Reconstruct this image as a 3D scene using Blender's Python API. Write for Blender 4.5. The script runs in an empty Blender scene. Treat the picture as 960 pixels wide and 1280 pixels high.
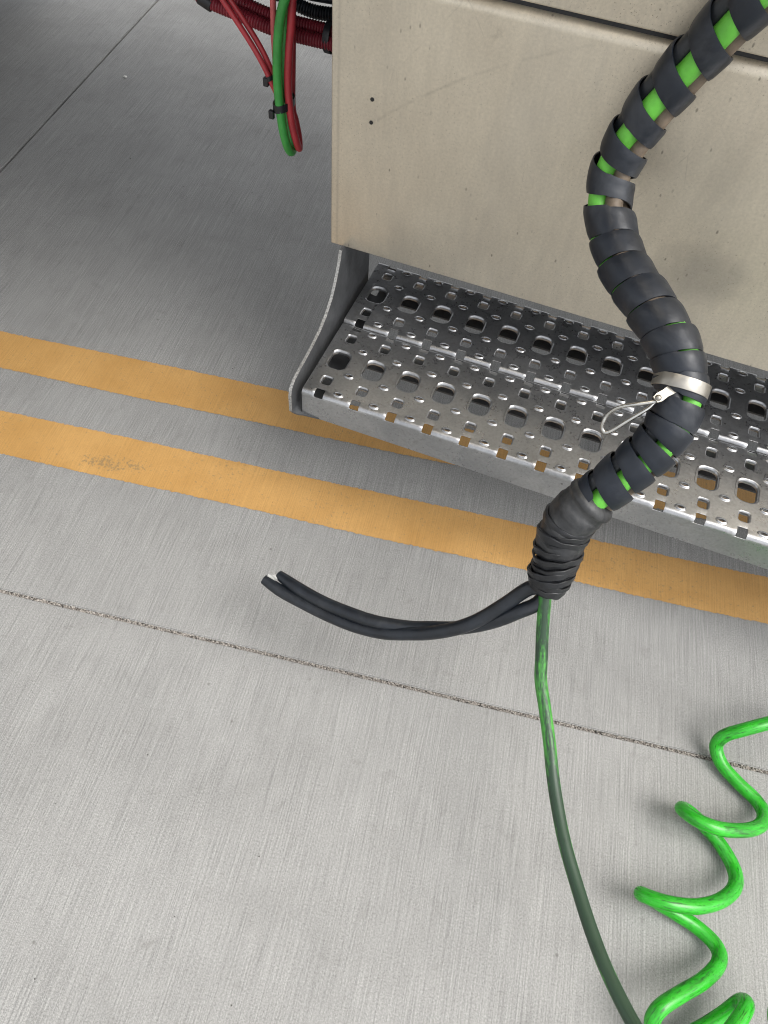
import bpy, bmesh, math, random
from mathutils import Vector, Matrix, geometry
random.seed(7)
S = bpy.context.scene
COL = S.collection

# ---------------------------------------------------------------- camera, world, sun, exposure
cam_d = bpy.data.cameras.new('camera'); cam = bpy.data.objects.new('camera', cam_d); COL.objects.link(cam)
cam.matrix_world = Matrix(((0.93256589, -0.32720923, 0.15249583, 0.0),
                           (0.35568913, 0.76064914, -0.54304524, 0.0),
                           (0.06169359, 0.56066658, 0.82574021, 1.5),
                           (0, 0, 0, 1)))
cam_d.sensor_fit = 'VERTICAL'; cam_d.sensor_height = 36.0; cam_d.lens = 940.215 / 1280 * 36
cam_d.clip_start = 0.02; cam_d.clip_end = 500
S.camera = cam
S.cycles.filter_width = 1.05
S.render.resolution_x = 768; S.render.resolution_y = 1024

SUN_EL, SUN_AZ = math.radians(56), math.radians(8)        # azimuth measured from +X towards -Y... see direction below
w = bpy.data.worlds.new('World'); S.world = w; w.use_nodes = True
nt = w.node_tree; bg = nt.nodes['Background']; bg.inputs[1].default_value = 0.12
sky = nt.nodes.new('ShaderNodeTexSky'); sky.sky_type = 'NISHITA'; sky.sun_disc = False
sky.sun_elevation = SUN_EL; sky.dust_density = 3.0; sky.air_density = 1.0
hs = nt.nodes.new('ShaderNodeHueSaturation'); hs.inputs['Saturation'].default_value = 0.16   # pale overcast sky
nt.links.new(sky.outputs[0], hs.inputs['Color']); nt.links.new(hs.outputs[0], bg.inputs[0])
sun_dir = Vector((math.cos(SUN_EL) * math.cos(SUN_AZ), -math.cos(SUN_EL) * math.sin(SUN_AZ), math.sin(SUN_EL)))
sky.sun_rotation = math.atan2(sun_dir.x, sun_dir.y)
sl = bpy.data.lights.new('sun', 'SUN'); sl.energy = 0.8; sl.angle = math.radians(45); sl.color = (1, 0.97, 0.93)
so = bpy.data.objects.new('sun', sl); COL.objects.link(so); so.location = (3, -1, 6)
so.rotation_euler = sun_dir.to_track_quat('Z', 'Y').to_euler()
S.view_settings.view_transform = 'Standard'; S.view_settings.look = 'None'
S.view_settings.gamma = 1.0; S.view_settings.use_curve_mapping = False
S.view_settings.exposure = 1.34

# ---------------------------------------------------------------- measured paths, metres in world space
HOSE = [[0.1053, 1.1491, 1.1708], [0.0774, 1.1566, 1.1197], [0.0505, 1.1595, 1.0634], [0.0227, 1.1585, 1.005], [-0.004, 1.1509, 0.9513], [-0.0166, 1.1398, 0.896], [-0.0198, 1.1319, 0.861], [-0.0129, 1.1117, 0.8359], [0.0066, 1.0786, 0.8109], [0.0283, 1.046, 0.798], [0.056, 1.0074, 0.7878], [0.0879, 0.9731, 0.7863], [0.119, 0.9402, 0.7804], [0.1451, 0.911, 0.7723], [0.1628, 0.8882, 0.756], [0.1738, 0.874, 0.7418], [0.1792, 0.8488, 0.7224], [0.1806, 0.8293, 0.702], [0.1759, 0.8134, 0.6776], [0.1596, 0.7967, 0.6512], [0.1414, 0.7765, 0.6229], [0.1209, 0.7577, 0.5904], [0.1013, 0.7424, 0.5563], [0.0913, 0.7279, 0.5252], [0.0942, 0.7077, 0.4923], [0.1019, 0.6873, 0.4609], [0.1025, 0.6641, 0.4223]]
CLAMP_WIRE = [[0.1491, 0.8268, 0.7443], [0.1361, 0.8214, 0.7389], [0.1152, 0.8175, 0.7285], [0.0992, 0.8189, 0.7131], [0.0905, 0.8178, 0.6965], [0.0885, 0.8123, 0.6837], [0.0909, 0.8092, 0.6738], [0.0972, 0.8059, 0.6713], [0.1052, 0.8065, 0.6799], [0.1194, 0.8122, 0.7018], [0.133, 0.8198, 0.7191], [0.1398, 0.8256, 0.7264], [0.1436, 0.8309, 0.7328], [0.1507, 0.8385, 0.735]]
EAR = [[0.1554, 0.8396, 0.7523], [0.1437, 0.8241, 0.7478]]
TAIL_A = [[0.1001, 0.6754, 0.453], [0.0912, 0.6654, 0.4339], [0.0738, 0.6621, 0.4188], [0.0463, 0.6398, 0.3808], [0.0169, 0.6176, 0.3449], [-0.0141, 0.6003, 0.3189], [-0.0538, 0.5901, 0.287], [-0.0877, 0.5856, 0.2646], [-0.1372, 0.5776, 0.2432], [-0.1915, 0.5769, 0.2277], [-0.2501, 0.5824, 0.2181], [-0.3068, 0.5912, 0.212], [-0.357, 0.5985, 0.2114], [-0.3947, 0.607, 0.2149]]
TAIL_B = [[0.1054, 0.6874, 0.4314], [0.1037, 0.6682, 0.4132], [0.0962, 0.653, 0.3975], [0.0746, 0.6383, 0.3815], [0.0518, 0.6274, 0.3569], [0.025, 0.6195, 0.329], [-0.0143, 0.6116, 0.2966], [-0.0573, 0.6038, 0.2771], [-0.099, 0.597, 0.2598], [-0.1605, 0.5882, 0.2509], [-0.2219, 0.5916, 0.2395], [-0.2734, 0.5986, 0.2304], [-0.3247, 0.6096, 0.2251], [-0.3712, 0.6254, 0.2167]]
GREEN = [[0.0995, 0.6786, 0.4311], [0.1055, 0.6567, 0.4122], [0.1208, 0.6242, 0.3661], [0.134, 0.5993, 0.3316], [0.1468, 0.5711, 0.3023], [0.1684, 0.5364, 0.2782], [0.1948, 0.49, 0.2518], [0.2155, 0.4468, 0.2337], [0.2399, 0.3978, 0.2218], [0.2637, 0.3515, 0.2182], [0.2955, 0.2993, 0.2172], [0.3242, 0.2508, 0.2242], [0.3536, 0.2059, 0.2345], [0.3866, 0.1639, 0.2486], [0.4247, 0.122, 0.2668]]
COIL = [[0.6964, 0.8192, 0.0774], [0.6528, 0.7845, 0.0898], [0.6129, 0.754, 0.096], [0.5742, 0.7289, 0.0836], [0.5474, 0.713, 0.0588], [0.5439, 0.6974, 0.034], [0.5634, 0.6716, 0.0216], [0.5989, 0.6482, 0.0185], [0.6367, 0.6274, 0.0185], [0.6498, 0.6018, 0.0278], [0.6333, 0.5681, 0.0526], [0.5951, 0.5386, 0.0774], [0.5455, 0.5179, 0.096], [0.5095, 0.5168, 0.096], [0.4892, 0.5287, 0.0805], [0.4869, 0.5421, 0.0588], [0.5086, 0.5475, 0.0402], [0.5435, 0.5386, 0.0247], [0.5822, 0.5156, 0.0185], [0.607, 0.4801, 0.0247], [0.6011, 0.4433, 0.0464], [0.5689, 0.4055, 0.0712], [0.5232, 0.376, 0.0898], [0.4746, 0.3616, 0.096], [0.4443, 0.3619, 0.0836], [0.4373, 0.3671, 0.065], [0.4653, 0.3718, 0.0402], [0.5074, 0.3697, 0.0247], [0.5538, 0.3627, 0.0185], [0.5889, 0.344, 0.0247], [0.5909, 0.3168, 0.0402], [0.5596, 0.2763, 0.065], [0.5177, 0.2381, 0.0836], [0.4875, 0.2068, 0.0898], [0.4848, 0.1854, 0.0712], [0.505, 0.1725, 0.0464], [0.5409, 0.1813, 0.0278], [0.5767, 0.2099, 0.0278], [0.6072, 0.2438, 0.0402], [0.624, 0.2688, 0.0588], [0.6225, 0.2619, 0.0836], [0.6031, 0.2305, 0.1022], [0.5825, 0.1984, 0.1084]]
EDGE_CABLE = [[0.677, 0.3199, 0.1], [0.66, 0.2703, 0.1], [0.6666, 0.2302, 0.1]]
RED_A = [[-1.0316, 1.5, 0.8329], [-0.9538, 1.5, 0.811], [-0.9072, 1.5, 0.7942], [-0.8396, 1.5, 0.7844], [-0.7597, 1.5, 0.7728], [-0.6711, 1.5, 0.7722], [-0.61, 1.5, 0.7734], [-0.4902, 1.5, 0.7743]]
RED_B = [[-1.0477, 1.528, 0.8352], [-0.9337, 1.528, 0.8041], [-0.8528, 1.528, 0.7938], [-0.7725, 1.528, 0.7821], [-0.6833, 1.528, 0.7813], [-0.6218, 1.528, 0.7823], [-0.5012, 1.528, 0.783]]
BLACK_CONDUIT = [[-0.871, 1.57, 0.8238], [-0.7908, 1.57, 0.809], [-0.7196, 1.57, 0.7925], [-0.6572, 1.57, 0.7948], [-0.5187, 1.57, 0.8073]]
BLACK_THIN = [[-0.8775, 1.59, 0.8585], [-0.7994, 1.59, 0.8238], [-0.737, 1.59, 0.8113], [-0.6659, 1.59, 0.8138], [-0.5272, 1.59, 0.8214]]
RED_THIN_A = [[-0.8625, 1.42, 0.8872], [-0.8389, 1.42, 0.8521], [-0.8047, 1.42, 0.8107], [-0.7723, 1.42, 0.7698], [-0.7488, 1.42, 0.7343], [-0.7348, 1.42, 0.7062], [-0.7184, 1.42, 0.6778]]
RED_THIN_B = [[-0.8525, 1.432, 0.8853], [-0.8316, 1.432, 0.8522], [-0.7954, 1.432, 0.8096], [-0.7627, 1.432, 0.7672], [-0.7424, 1.432, 0.7307], [-0.7318, 1.432, 0.7017], [-0.7227, 1.432, 0.6713]]
PINK = [[-0.728, 1.435, 0.914], [-0.7298, 1.435, 0.8617], [-0.7323, 1.435, 0.7988], [-0.7321, 1.435, 0.7471], [-0.7328, 1.435, 0.7081], [-0.7228, 1.435, 0.6616]]
GREEN_LOOP = [[-0.666, 1.4, 0.9425], [-0.6805, 1.4, 0.8964], [-0.6976, 1.4, 0.847], [-0.7077, 1.4, 0.7889], [-0.7114, 1.4, 0.7282], [-0.7093, 1.4, 0.6729], [-0.7045, 1.4, 0.627], [-0.6993, 1.405, 0.5924], [-0.6977, 1.42, 0.5706], [-0.7006, 1.435, 0.5766], [-0.7114, 1.445, 0.6082], [-0.719, 1.45, 0.6556], [-0.7134, 1.45, 0.7678], [-0.7065, 1.45, 0.9069]]
RED_LOOP = [[-0.6802, 1.43, 0.9306], [-0.6808, 1.42, 0.8831], [-0.684, 1.415, 0.8306], [-0.6903, 1.412, 0.7733], [-0.6946, 1.412, 0.7191], [-0.6932, 1.412, 0.6712], [-0.6877, 1.412, 0.6305], [-0.681, 1.415, 0.5992], [-0.6829, 1.43, 0.5784], [-0.6911, 1.445, 0.5957], [-0.7022, 1.455, 0.6232], [-0.7108, 1.46, 0.653], [-0.7059, 1.46, 0.7654], [-0.6999, 1.46, 0.905]]
TIE_A = [-0.7405, 1.426, 0.7165]
TIE_B = [-0.7106, 1.422, 0.6723]
SCR = [0.2908, -0.037, 1.1126]
PANEL_SHADE = [0.172, 0.695]
STAIN = [-0.094, 0.335]
PEBBLE = [-1.8977, 2.4663, 0.0]

# ---------------------------------------------------------------- helpers
def tag(o, label=None, cat=None, group=None, kind=None):
    if label: o['label'] = label
    if cat: o['category'] = cat
    if group: o['group'] = group
    if kind: o['kind'] = kind
    return o

def mesh_obj(name, verts, faces, mat, parent=None, smooth=True, sharp=40, uvs=None):
    me = bpy.data.meshes.new(name); me.from_pydata([tuple(v) for v in verts], [], faces); me.update()
    if uvs:
        uv = me.uv_layers.new(name='UVMap')
        for l in me.loops: uv.data[l.index].uv = uvs[l.vertex_index]
    if smooth:
        me.shade_smooth()
        if sharp: me.set_sharp_from_angle(angle=math.radians(sharp))
    if mat: me.materials.append(mat)
    o = bpy.data.objects.new(name, me); COL.objects.link(o)
    if parent: o.parent = parent; o.matrix_parent_inverse = Matrix.Translation(-parent.location)
    return o

def bm_obj(name, bm, mat, parent=None, smooth=False, sharp=35):
    bm.normal_update()
    me = bpy.data.meshes.new(name); bm.to_mesh(me); bm.free()
    if smooth:
        me.shade_smooth(); me.set_sharp_from_angle(angle=math.radians(sharp))
    me.materials.append(mat)
    o = bpy.data.objects.new(name, me); COL.objects.link(o)
    if parent: o.parent = parent; o.matrix_parent_inverse = Matrix.Translation(-parent.location)
    return o

def empty(name, loc):
    o = bpy.data.objects.new(name, None); COL.objects.link(o); o.location = loc; o.empty_display_size = .05
    return o

def box(bm, x0, x1, y0, y1, z0, z1, bev=0, seg=2):
    r = bmesh.ops.create_cube(bm, size=1)
    vs = r['verts']
    bmesh.ops.transform(bm, matrix=Matrix.Translation(((x0+x1)/2, (y0+y1)/2, (z0+z1)/2)) @ Matrix.Diagonal((x1-x0, y1-y0, z1-z0, 1)), verts=vs)
    if bev:
        es = list({e for v in vs for e in v.link_edges})
        bmesh.ops.bevel(bm, geom=es, offset=bev, segments=seg, affect='EDGES', profile=0.5)

def catmull(pts, n_per):
    P = [Vector(p) for p in pts]; P = [P[0]*2-P[1]] + P + [P[-1]*2-P[-2]]
    out = []; par = []
    for i in range(1, len(P)-2):
        for k in range(n_per):
            t = k/n_per; a, b, c, d = P[i-1:i+3]
            out.append(0.5*((2*b)+(c-a)*t+(2*a-5*b+4*c-d)*t*t+(3*b-a-3*c+d)*t**3)); par.append(i-1+t)
    out.append(P[-2].copy()); par.append(len(P)-3)
    return out, par

def smooth_path(pts, it):
    P = [Vector(p) for p in pts]
    for _ in range(it):
        P = [P[0]] + [(P[i-1]+2*P[i]+P[i+1])/4 for i in range(1, len(P)-1)] + [P[-1]]
    return P

def resample(dense, step):
    L = [0.0]
    for a, b in zip(dense, dense[1:]): L.append(L[-1]+(b-a).length)
    n = max(2, int(L[-1]/step)); out = []; j = 0
    for k in range(n+1):
        s = L[-1]*k/n
        while j < len(L)-2 and L[j+1] < s: j += 1
        t = (s-L[j])/max(1e-9, L[j+1]-L[j]); out.append(dense[j].lerp(dense[j+1], t))
    return out, L[-1]

def frames(P, ref=None):
    T = [(P[min(i+1, len(P)-1)]-P[max(i-1, 0)]).normalized() for i in range(len(P))]
    N = []
    if ref is not None:
        for t in T: N.append((ref-ref.dot(t)*t).normalized())
    else:
        a = Vector((0, 0, 1)) if abs(T[0].z) < .9 else Vector((1, 0, 0)); n = (a-a.dot(T[0])*T[0]).normalized()
        for t in T: n = (n-n.dot(t)*t).normalized(); N.append(n.copy())
    return T, N, [t.cross(n) for t, n in zip(T, N)]

def tube(name, pts, r, mat, parent=None, sides=14, step=.006, rfun=None, smooth_it=0, cap=True, ref=None, dense=10, path_is_dense=False):
    D = pts if path_is_dense else catmull(pts, dense)[0]
    P, L = resample(D, step)
    if smooth_it: P = smooth_path(P, smooth_it)
    T, N, B = frames(P, ref)
    V = []; F = []; U = []
    for i, p in enumerate(P):
        s = L*i/(len(P)-1); rr = rfun(s, L) if rfun else r
        for k in range(sides):
            a = 2*math.pi*k/sides; V.append(p+N[i]*math.cos(a)*rr+B[i]*math.sin(a)*rr)
            U.append((abs(k/sides-.5)*2, s))
    for i in range(len(P)-1):
        for k in range(sides):
            k2 = (k+1) % sides; F.append((i*sides+k, i*sides+k2, (i+1)*sides+k2, (i+1)*sides+k))
    if cap:
        for end, sg in ((0, -1), (len(P)-1, 1)):
            base = end*sides; rr = (V[base]-P[end]).length
            i0 = len(V)
            for k in range(sides):
                V.append(P[end]+(V[base+k]-P[end])*.8+T[end]*sg*rr*.14); U.append(U[base+k])
            V.append(P[end]+T[end]*sg*rr*.16); U.append((.5, 0 if sg < 0 else L))
            for k in range(sides):
                k2 = (k+1) % sides
                F.append((base+k2, base+k, i0+k, i0+k2) if sg < 0 else (base+k, base+k2, i0+k2, i0+k))
                F.append((i0+k2, i0+k, len(V)-1) if sg < 0 else (i0+k, i0+k2, len(V)-1))
    return mesh_obj(name, V, F, mat, parent, uvs=U)

# ---------------------------------------------------------------- materials
class Mat:
    def __init__(s, name, rough=.5, metal=0, spec=.5):
        s.m = bpy.data.materials.new(name); s.m.use_nodes = True; s.t = s.m.node_tree
        s.b = s.t.nodes['Principled BSDF']; s.b.inputs['Roughness'].default_value = rough
        s.b.inputs['Metallic'].default_value = metal; s.b.inputs['Specular IOR Level'].default_value = spec
    def n(s, typ, **kw):
        nd = s.t.nodes.new('ShaderNode'+typ)
        for k, v in kw.items():
            if k in nd.inputs.keys(): nd.inputs[k].default_value = v
            else: setattr(nd, k, v)
        return nd
    def l(s, a, b): s.t.links.new(a, b)
    def coord(s, which='Object', scale=(1, 1, 1), rot=(0, 0, 0)):
        c = s.n('TexCoord'); m = s.n('Mapping'); s.l(c.outputs[which], m.inputs[0])
        m.inputs['Scale'].default_value = scale; m.inputs['Rotation'].default_value = rot
        return m.outputs[0]
    def noise(s, vec, scale, detail=4, rough=.55, dist=0):
        nd = s.n('TexNoise', Scale=scale, Detail=detail, Roughness=rough, Distortion=dist); s.l(vec, nd.inputs['Vector']); return nd.outputs[0]
    def ramp(s, fac, stops):
        r = s.n('ValToRGB'); s.l(fac, r.inputs[0]); e = r.color_ramp.elements
        while len(e) < len(stops): e.new(.5)
        for el, (p, c) in zip(e, stops):
            el.position = p; el.color = (*(c if isinstance(c, (tuple, list)) else (c, c, c)), 1)
        return r.outputs[0]
    def mix(s, fac, a, b, mode='MIX'):
        m = s.n('Mix', data_type='RGBA', blend_type=mode)
        for i, v in ((0, fac), (6, a), (7, b)):
            if isinstance(v, (int, float)): m.inputs[i].default_value = v
            elif isinstance(v, tuple): m.inputs[i].default_value = (*v, 1)
            else: s.l(v, m.inputs[i])
        return m.outputs[2]
    def math(s, op, a, b=0, c=None):
        m = s.n('Math', operation=op)
        for i, v in enumerate((a, b) if c is None else (a, b, c)):
            if isinstance(v, (int, float)): m.inputs[i].default_value = v
            else: s.l(v, m.inputs[i])
        return m.outputs[0]
    def bump(s, h, strength, dist=.001):
        b = s.n('Bump', Strength=strength, Distance=dist); s.l(h, b.inputs['Height'])
        prev = s.b.inputs['Normal'].links
        if prev: s.l(prev[0].from_socket, b.inputs['Normal'])
        s.l(b.outputs[0], s.b.inputs['Normal'])
    def col(s, c):
        if isinstance(c, tuple): s.b.inputs['Base Color'].default_value = (*c, 1)
        else: s.l(c, s.b.inputs['Base Color'])
    def rgh(s, v): s.l(v, s.b.inputs['Roughness'])

GROUND_ANGLE = 0.144545     # the joints and painted lines run this much anticlockwise of the vehicle side

def broom(m):
    """broomed concrete relief: fine, long, slightly wandering furrows along local Y"""
    v4 = m.coord('Object')
    wob = m.noise(v4, 1.6, 3, .5)
    sx = m.n('SeparateXYZ'); m.l(v4, sx.inputs[0])
    x = m.math('ADD', sx.outputs[0], m.math('MULTIPLY', wob, .016))
    def lines(fx, fy, det, rg):
        c = m.n('CombineXYZ'); m.l(m.math('MULTIPLY', x, fx), c.inputs[0]); m.l(m.math('MULTIPLY', sx.outputs[1], fy), c.inputs[1])
        return m.noise(c.outputs[0], 1, det, rg)
    a = lines(380, 7, 2, .6); b = lines(70, 2.2, 2, .5); c = lines(24, 5, 3, .6)
    comb = m.math('SINE', m.math('ADD', m.math('MULTIPLY', x, 2*math.pi/.0058), m.math('MULTIPLY', b, 26)))
    amp = m.ramp(c, [(.35, .15), (.65, 1)])
    fine = m.noise(v4, 520, 2, .7)
    h = m.math('ADD', m.math('MULTIPLY', m.math('MULTIPLY', comb, amp), .075), m.math('MULTIPLY', a, .42))
    h = m.math('ADD', h, m.math('MULTIPLY', fine, .62))
    h = m.math('ADD', h, .17)
    return h, a, b, c, fine, v4

def concrete():
    m = Mat('broomed_concrete', .78, 0, .45)
    h, a, b, c, fine, v = broom(m)
    blotch = m.noise(v, 4.5, 7, .68, .3); big = m.noise(v, .7, 3, .5)
    base = m.ramp(blotch, [(.25, (.252, .249, .238)), (.5, (.288, .285, .273)), (.75, (.318, .315, .302))])
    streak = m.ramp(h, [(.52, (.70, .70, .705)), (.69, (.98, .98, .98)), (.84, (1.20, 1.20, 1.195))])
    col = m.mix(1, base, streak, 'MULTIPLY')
    fs = m.ramp(m.noise(v, 300, 3, .75), [(.32, .72), (.5, 1.0), (.68, 1.22)])
    col = m.mix(1, col, fs, 'MULTIPLY')
    # dark specks and a few stains
    vo = m.n('TexVoronoi', Scale=11, Randomness=1); m.l(v, vo.inputs['Vector'])
    sp = m.ramp(vo.outputs['Distance'], [(.0, 1), (.02, .9), (.045, 0)])
    pick = m.math('GREATER_THAN', m.noise(v, 5, 2), .47)
    col = m.mix(m.math('MULTIPLY', m.math('MULTIPLY', sp, pick), .65), col, (.10, .095, .085))
    pores = m.noise(v, 210, 2, .5)
    col = m.mix(m.math('MULTIPLY', m.ramp(pores, [(.70, 0), (.75, 1)]), .45), col, (.12, .115, .105))
    vo2 = m.n('TexVoronoi', Scale=1.7); vd = m.coord('Object', (1, .7, 1)); m.l(vd, vo2.inputs['Vector'])
    st = m.math('MULTIPLY', m.ramp(vo2.outputs['Distance'], [(.0, 1), (.03, .6), (.07, 0)]), m.ramp(m.noise(v, 60, 3), [(.4, 0), (.6, 1)]))
    col = m.mix(m.math('MULTIPLY', st, .45), col, (.16, .155, .15))
    cl = m.noise(v, 26, 5, .7, .5)
    col = m.mix(m.math('MULTIPLY', m.ramp(cl, [(.57, 0), (.72, 1)]), .30), col, (.14, .135, .125))
    col = m.mix(m.math('MULTIPLY', m.ramp(cl, [(.28, 1), (.40, 0)]), .12), col, (.5, .49, .47))
    sxx = m.n('SeparateXYZ'); m.l(v, sxx.inputs[0])
    dd = m.math('ADD', m.math('POWER', m.math('MULTIPLY', m.math('ADD', sxx.outputs[0], -STAIN[0]), 75), 2), m.math('POWER', m.math('MULTIPLY', m.math('ADD', sxx.outputs[1], -STAIN[1]), 50), 2))
    dd = m.math('ADD', dd, m.math('MULTIPLY', m.noise(v, 90, 3), .9))
    col = m.mix(m.math('MULTIPLY', m.ramp(dd, [(.6, 1), (1.1, 0)]), .5), col, (.15, .15, .15))
    m.col(col)
    m.bump(h, .6, .0011)
    m.rgh(m.ramp(blotch, [(.3, .72), (.7, .58)]))
    return m.m

def paint():
    m = Mat('yellow_road_paint', .6, 0, .4)
    h, a, b, c, fine, v = broom(m)
    bl = m.noise(v, 6, 5, .6, .3)
    col = m.ramp(bl, [(.3, (.455, .25, .075)), (.7, (.56, .325, .112))])
    # worn specks let grey concrete through, thickest where tyres scuffed it
    cells = m.noise(v, 130, 4, .7); patch = m.noise(v, 3.1, 4, .6, .6)
    th = m.ramp(patch, [(.42, .0), (.72, 1)])
    # scuffed patch on the nearer line, centred where the tyres cross it
    sx = m.n('SeparateXYZ'); m.l(v, sx.inputs[0])
    d2 = m.math('ADD', m.math('POWER', m.math('MULTIPLY', m.math('ADD', sx.outputs[0], .80), 4.2), 2), m.math('POWER', m.math('MULTIPLY', m.math('ADD', m.math('SUBTRACT', sx.outputs[1], m.math('MULTIPLY', sx.outputs[0], .12)), -1.083), 17), 2))
    sc = m.ramp(m.math('ADD', d2, m.math('MULTIPLY', m.noise(v, 14, 4), 1.6)), [(.6, 1), (1.9, 0)])
    wear = m.math('ADD', m.math('MULTIPLY', th, .055), m.math('MULTIPLY', sc, .20))
    mask = m.ramp(m.math('ADD', cells, wear), [(.625, 0), (.68, 1)])
    col = m.mix(m.math('MULTIPLY', mask, .75), col, (.27, .19, .095))
    col = m.mix(1, col, m.ramp(h, [(.52, .84), (.72, 1.02), (.85, 1.1)]), 'MULTIPLY')
    m.col(col); m.bump(h, .35, .0009); return m.m

def joint_fill():
    m = Mat('joint_sand', .95)
    v = m.coord(); m.col(m.ramp(m.noise(v, 340, 3, .7), [(.35, (.05, .042, .035)), (.5, (.17, .14, .12)), (.68, (.42, .38, .33))])); m.bump(m.noise(v, 300, 3), .9, .003)
    return m.m

def panel_metal():
    m = Mat('champagne_panel', .40, .66, .5)
    v = m.coord()
    bl = m.noise(v, 5, 5, .6); gr = m.noise(v, 210, 3, .65); vg = m.noise(m.coord('Object', (60, 60, 12)), 1, 4, .6)
    col = m.ramp(bl, [(.25, (.56, .50, .40)), (.75, (.66, .60, .485))])
    col = m.mix(1, col, m.ramp(gr, [(.3, .9), (.7, 1.06)]), 'MULTIPLY')
    col = m.mix(1, col, m.ramp(vg, [(.3, .95), (.7, 1.04)]), 'MULTIPLY')
    # small flecks of dirt, elongated a little down the face
    vo = m.n('TexVoronoi', Scale=52); vv = m.coord('Object', (1, 1, .5)); m.l(vv, vo.inputs['Vector'])
    nz = m.noise(v, 160, 2)
    fl = m.ramp(m.math('ADD', vo.outputs['Distance'], m.math('MULTIPLY', nz, .06)), [(.09, 1), (.14, 0)])
    pick = m.ramp(m.noise(v, 9, 3, .6), [(.42, 0), (.58, .9)])
    col = m.mix(m.math('MULTIPLY', m.math('MULTIPLY', fl, pick), .7), col, (.10, .085, .065))
    vo3 = m.n('TexVoronoi', Scale=7); m.l(v, vo3.inputs['Vector'])
    blob = m.math('MULTIPLY', m.ramp(vo3.outputs['Distance'], [(.03, 1), (.10, 0)]), m.ramp(m.noise(v, 75, 4), [(.42, 0), (.62, 1)]))
    col = m.mix(m.math('MULTIPLY', blob, .35), col, (.17, .145, .11))
    # soft shadow beside the hose, painted into the sheet's colour
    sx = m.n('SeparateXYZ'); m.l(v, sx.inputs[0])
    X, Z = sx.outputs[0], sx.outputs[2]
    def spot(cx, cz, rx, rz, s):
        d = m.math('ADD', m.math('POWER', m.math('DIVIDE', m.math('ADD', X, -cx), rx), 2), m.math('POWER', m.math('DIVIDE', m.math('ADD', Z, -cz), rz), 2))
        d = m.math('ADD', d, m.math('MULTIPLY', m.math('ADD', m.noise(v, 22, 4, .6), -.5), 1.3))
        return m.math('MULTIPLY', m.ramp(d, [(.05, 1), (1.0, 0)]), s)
    col = m.mix(spot(PANEL_SHADE[0], PANEL_SHADE[1], .095, .070, .40), col, (.17, .16, .145))
    # long arc scratch
    d = m.math('SQRT', m.math('ADD', m.math('POWER', m.math('ADD', X, -SCR[0]), 2), m.math('POWER', m.math('ADD', Z, -SCR[1]), 2)))
    arc = m.ramp(m.math('ABSOLUTE', m.math('ADD', d, -SCR[2])), [(.0001, 1), (.0005, 0)])
    lim = m.math('MULTIPLY', m.math('LESS_THAN', X, -.10), m.math('GREATER_THAN', X, -.425))
    arc = m.math('MULTIPLY', m.math('MULTIPLY', arc, lim), m.ramp(m.noise(v, 30, 2), [(.40, .0), (.65, .24)]))
    col = m.mix(arc, col, (.17, .15, .12))
    seam = m.ramp(m.math('ABSOLUTE', m.math('ADD', X, .4965)), [(.0003, 1), (.0011, 0)])
    col = m.mix(m.math('MULTIPLY', seam, .22), col, (.17, .15, .12))
    gr2 = m.noise(m.coord('Object', (7, 7, 2.2)), 1, 6, .68, .4)
    col = m.mix(m.math('MULTIPLY', m.ramp(gr2, [(.50, 0), (.72, 1)]), .30), col, (.36, .335, .295))
    pep = m.noise(v, 330, 2, .6)
    col = m.mix(m.math('MULTIPLY', m.math('MULTIPLY', m.ramp(pep, [(.63, 0), (.69, 1)]), m.ramp(m.noise(v, 7, 3), [(.4, .2), (.65, 1)])), .6), col, (.16, .135, .10))
    sv = m.n('TexVoronoi', Scale=5, feature='DISTANCE_TO_EDGE'); svv = m.coord('Object', (1, 1, .35), (0, .5, 0)); m.l(svv, sv.inputs['Vector'])
    scr = m.math('MULTIPLY', m.ramp(sv.outputs['Distance'], [(.0, 1), (.004, 0)]), m.ramp(m.noise(v, 11, 4), [(.54, 0), (.64, 1)]))
    col = m.mix(m.math('MULTIPLY', scr, .25), col, (.25, .22, .18))
    m.col(col); m.rgh(m.ramp(bl, [(.3, .36), (.7, .5)]))
    m.bump(gr, .12, .0006); m.bump(m.noise(v, 3, 2), .15, .006)
    return m.m

def galvanised():
    m = Mat('galvanised_steel', .32, .9, .5)
    v = m.coord(); bl = m.noise(v, 9, 5, .6, .5); f = m.noise(v, 190, 3, .6)
    col = m.ramp(bl, [(.3, (.36, .365, .375)), (.7, (.50, .50, .50))])
    gs = m.noise(v, 28, 5, .7, 1.0)
    dirt = m.ramp(gs, [(.56, 0), (.72, 1)])
    col = m.mix(m.math('MULTIPLY', dirt, .35), col, (.20, .175, .14))
    col = m.mix(1, col, m.ramp(f, [(.3, .86), (.7, 1.06)]), 'MULTIPLY')
    vo = m.n('TexVoronoi', Scale=30); m.l(v, vo.inputs['Vector'])
    sp = m.math('MULTIPLY', m.ramp(vo.outputs['Distance'], [(.05, 1), (.09, 0)]), m.math('GREATER_THAN', m.noise(v, 8, 2), .55))
    col = m.mix(m.math('MULTIPLY', sp, .6), col, (.05, .045, .04))
    m.col(col); m.rgh(m.ramp(m.math('ADD', m.math('MULTIPLY', gs, .6), m.math('MULTIPLY', f, .4)), [(.35, .24), (.65, .42)]))
    m.bump(f, .10, .0004); m.bump(m.noise(v, 18, 3), .2, .002)
    # brushed scratches
    m.bump(m.noise(m.coord('Object', (12, 500, 500), (0, 0, .5)), 1, 2), .08, .0004)
    return m.m

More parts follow.
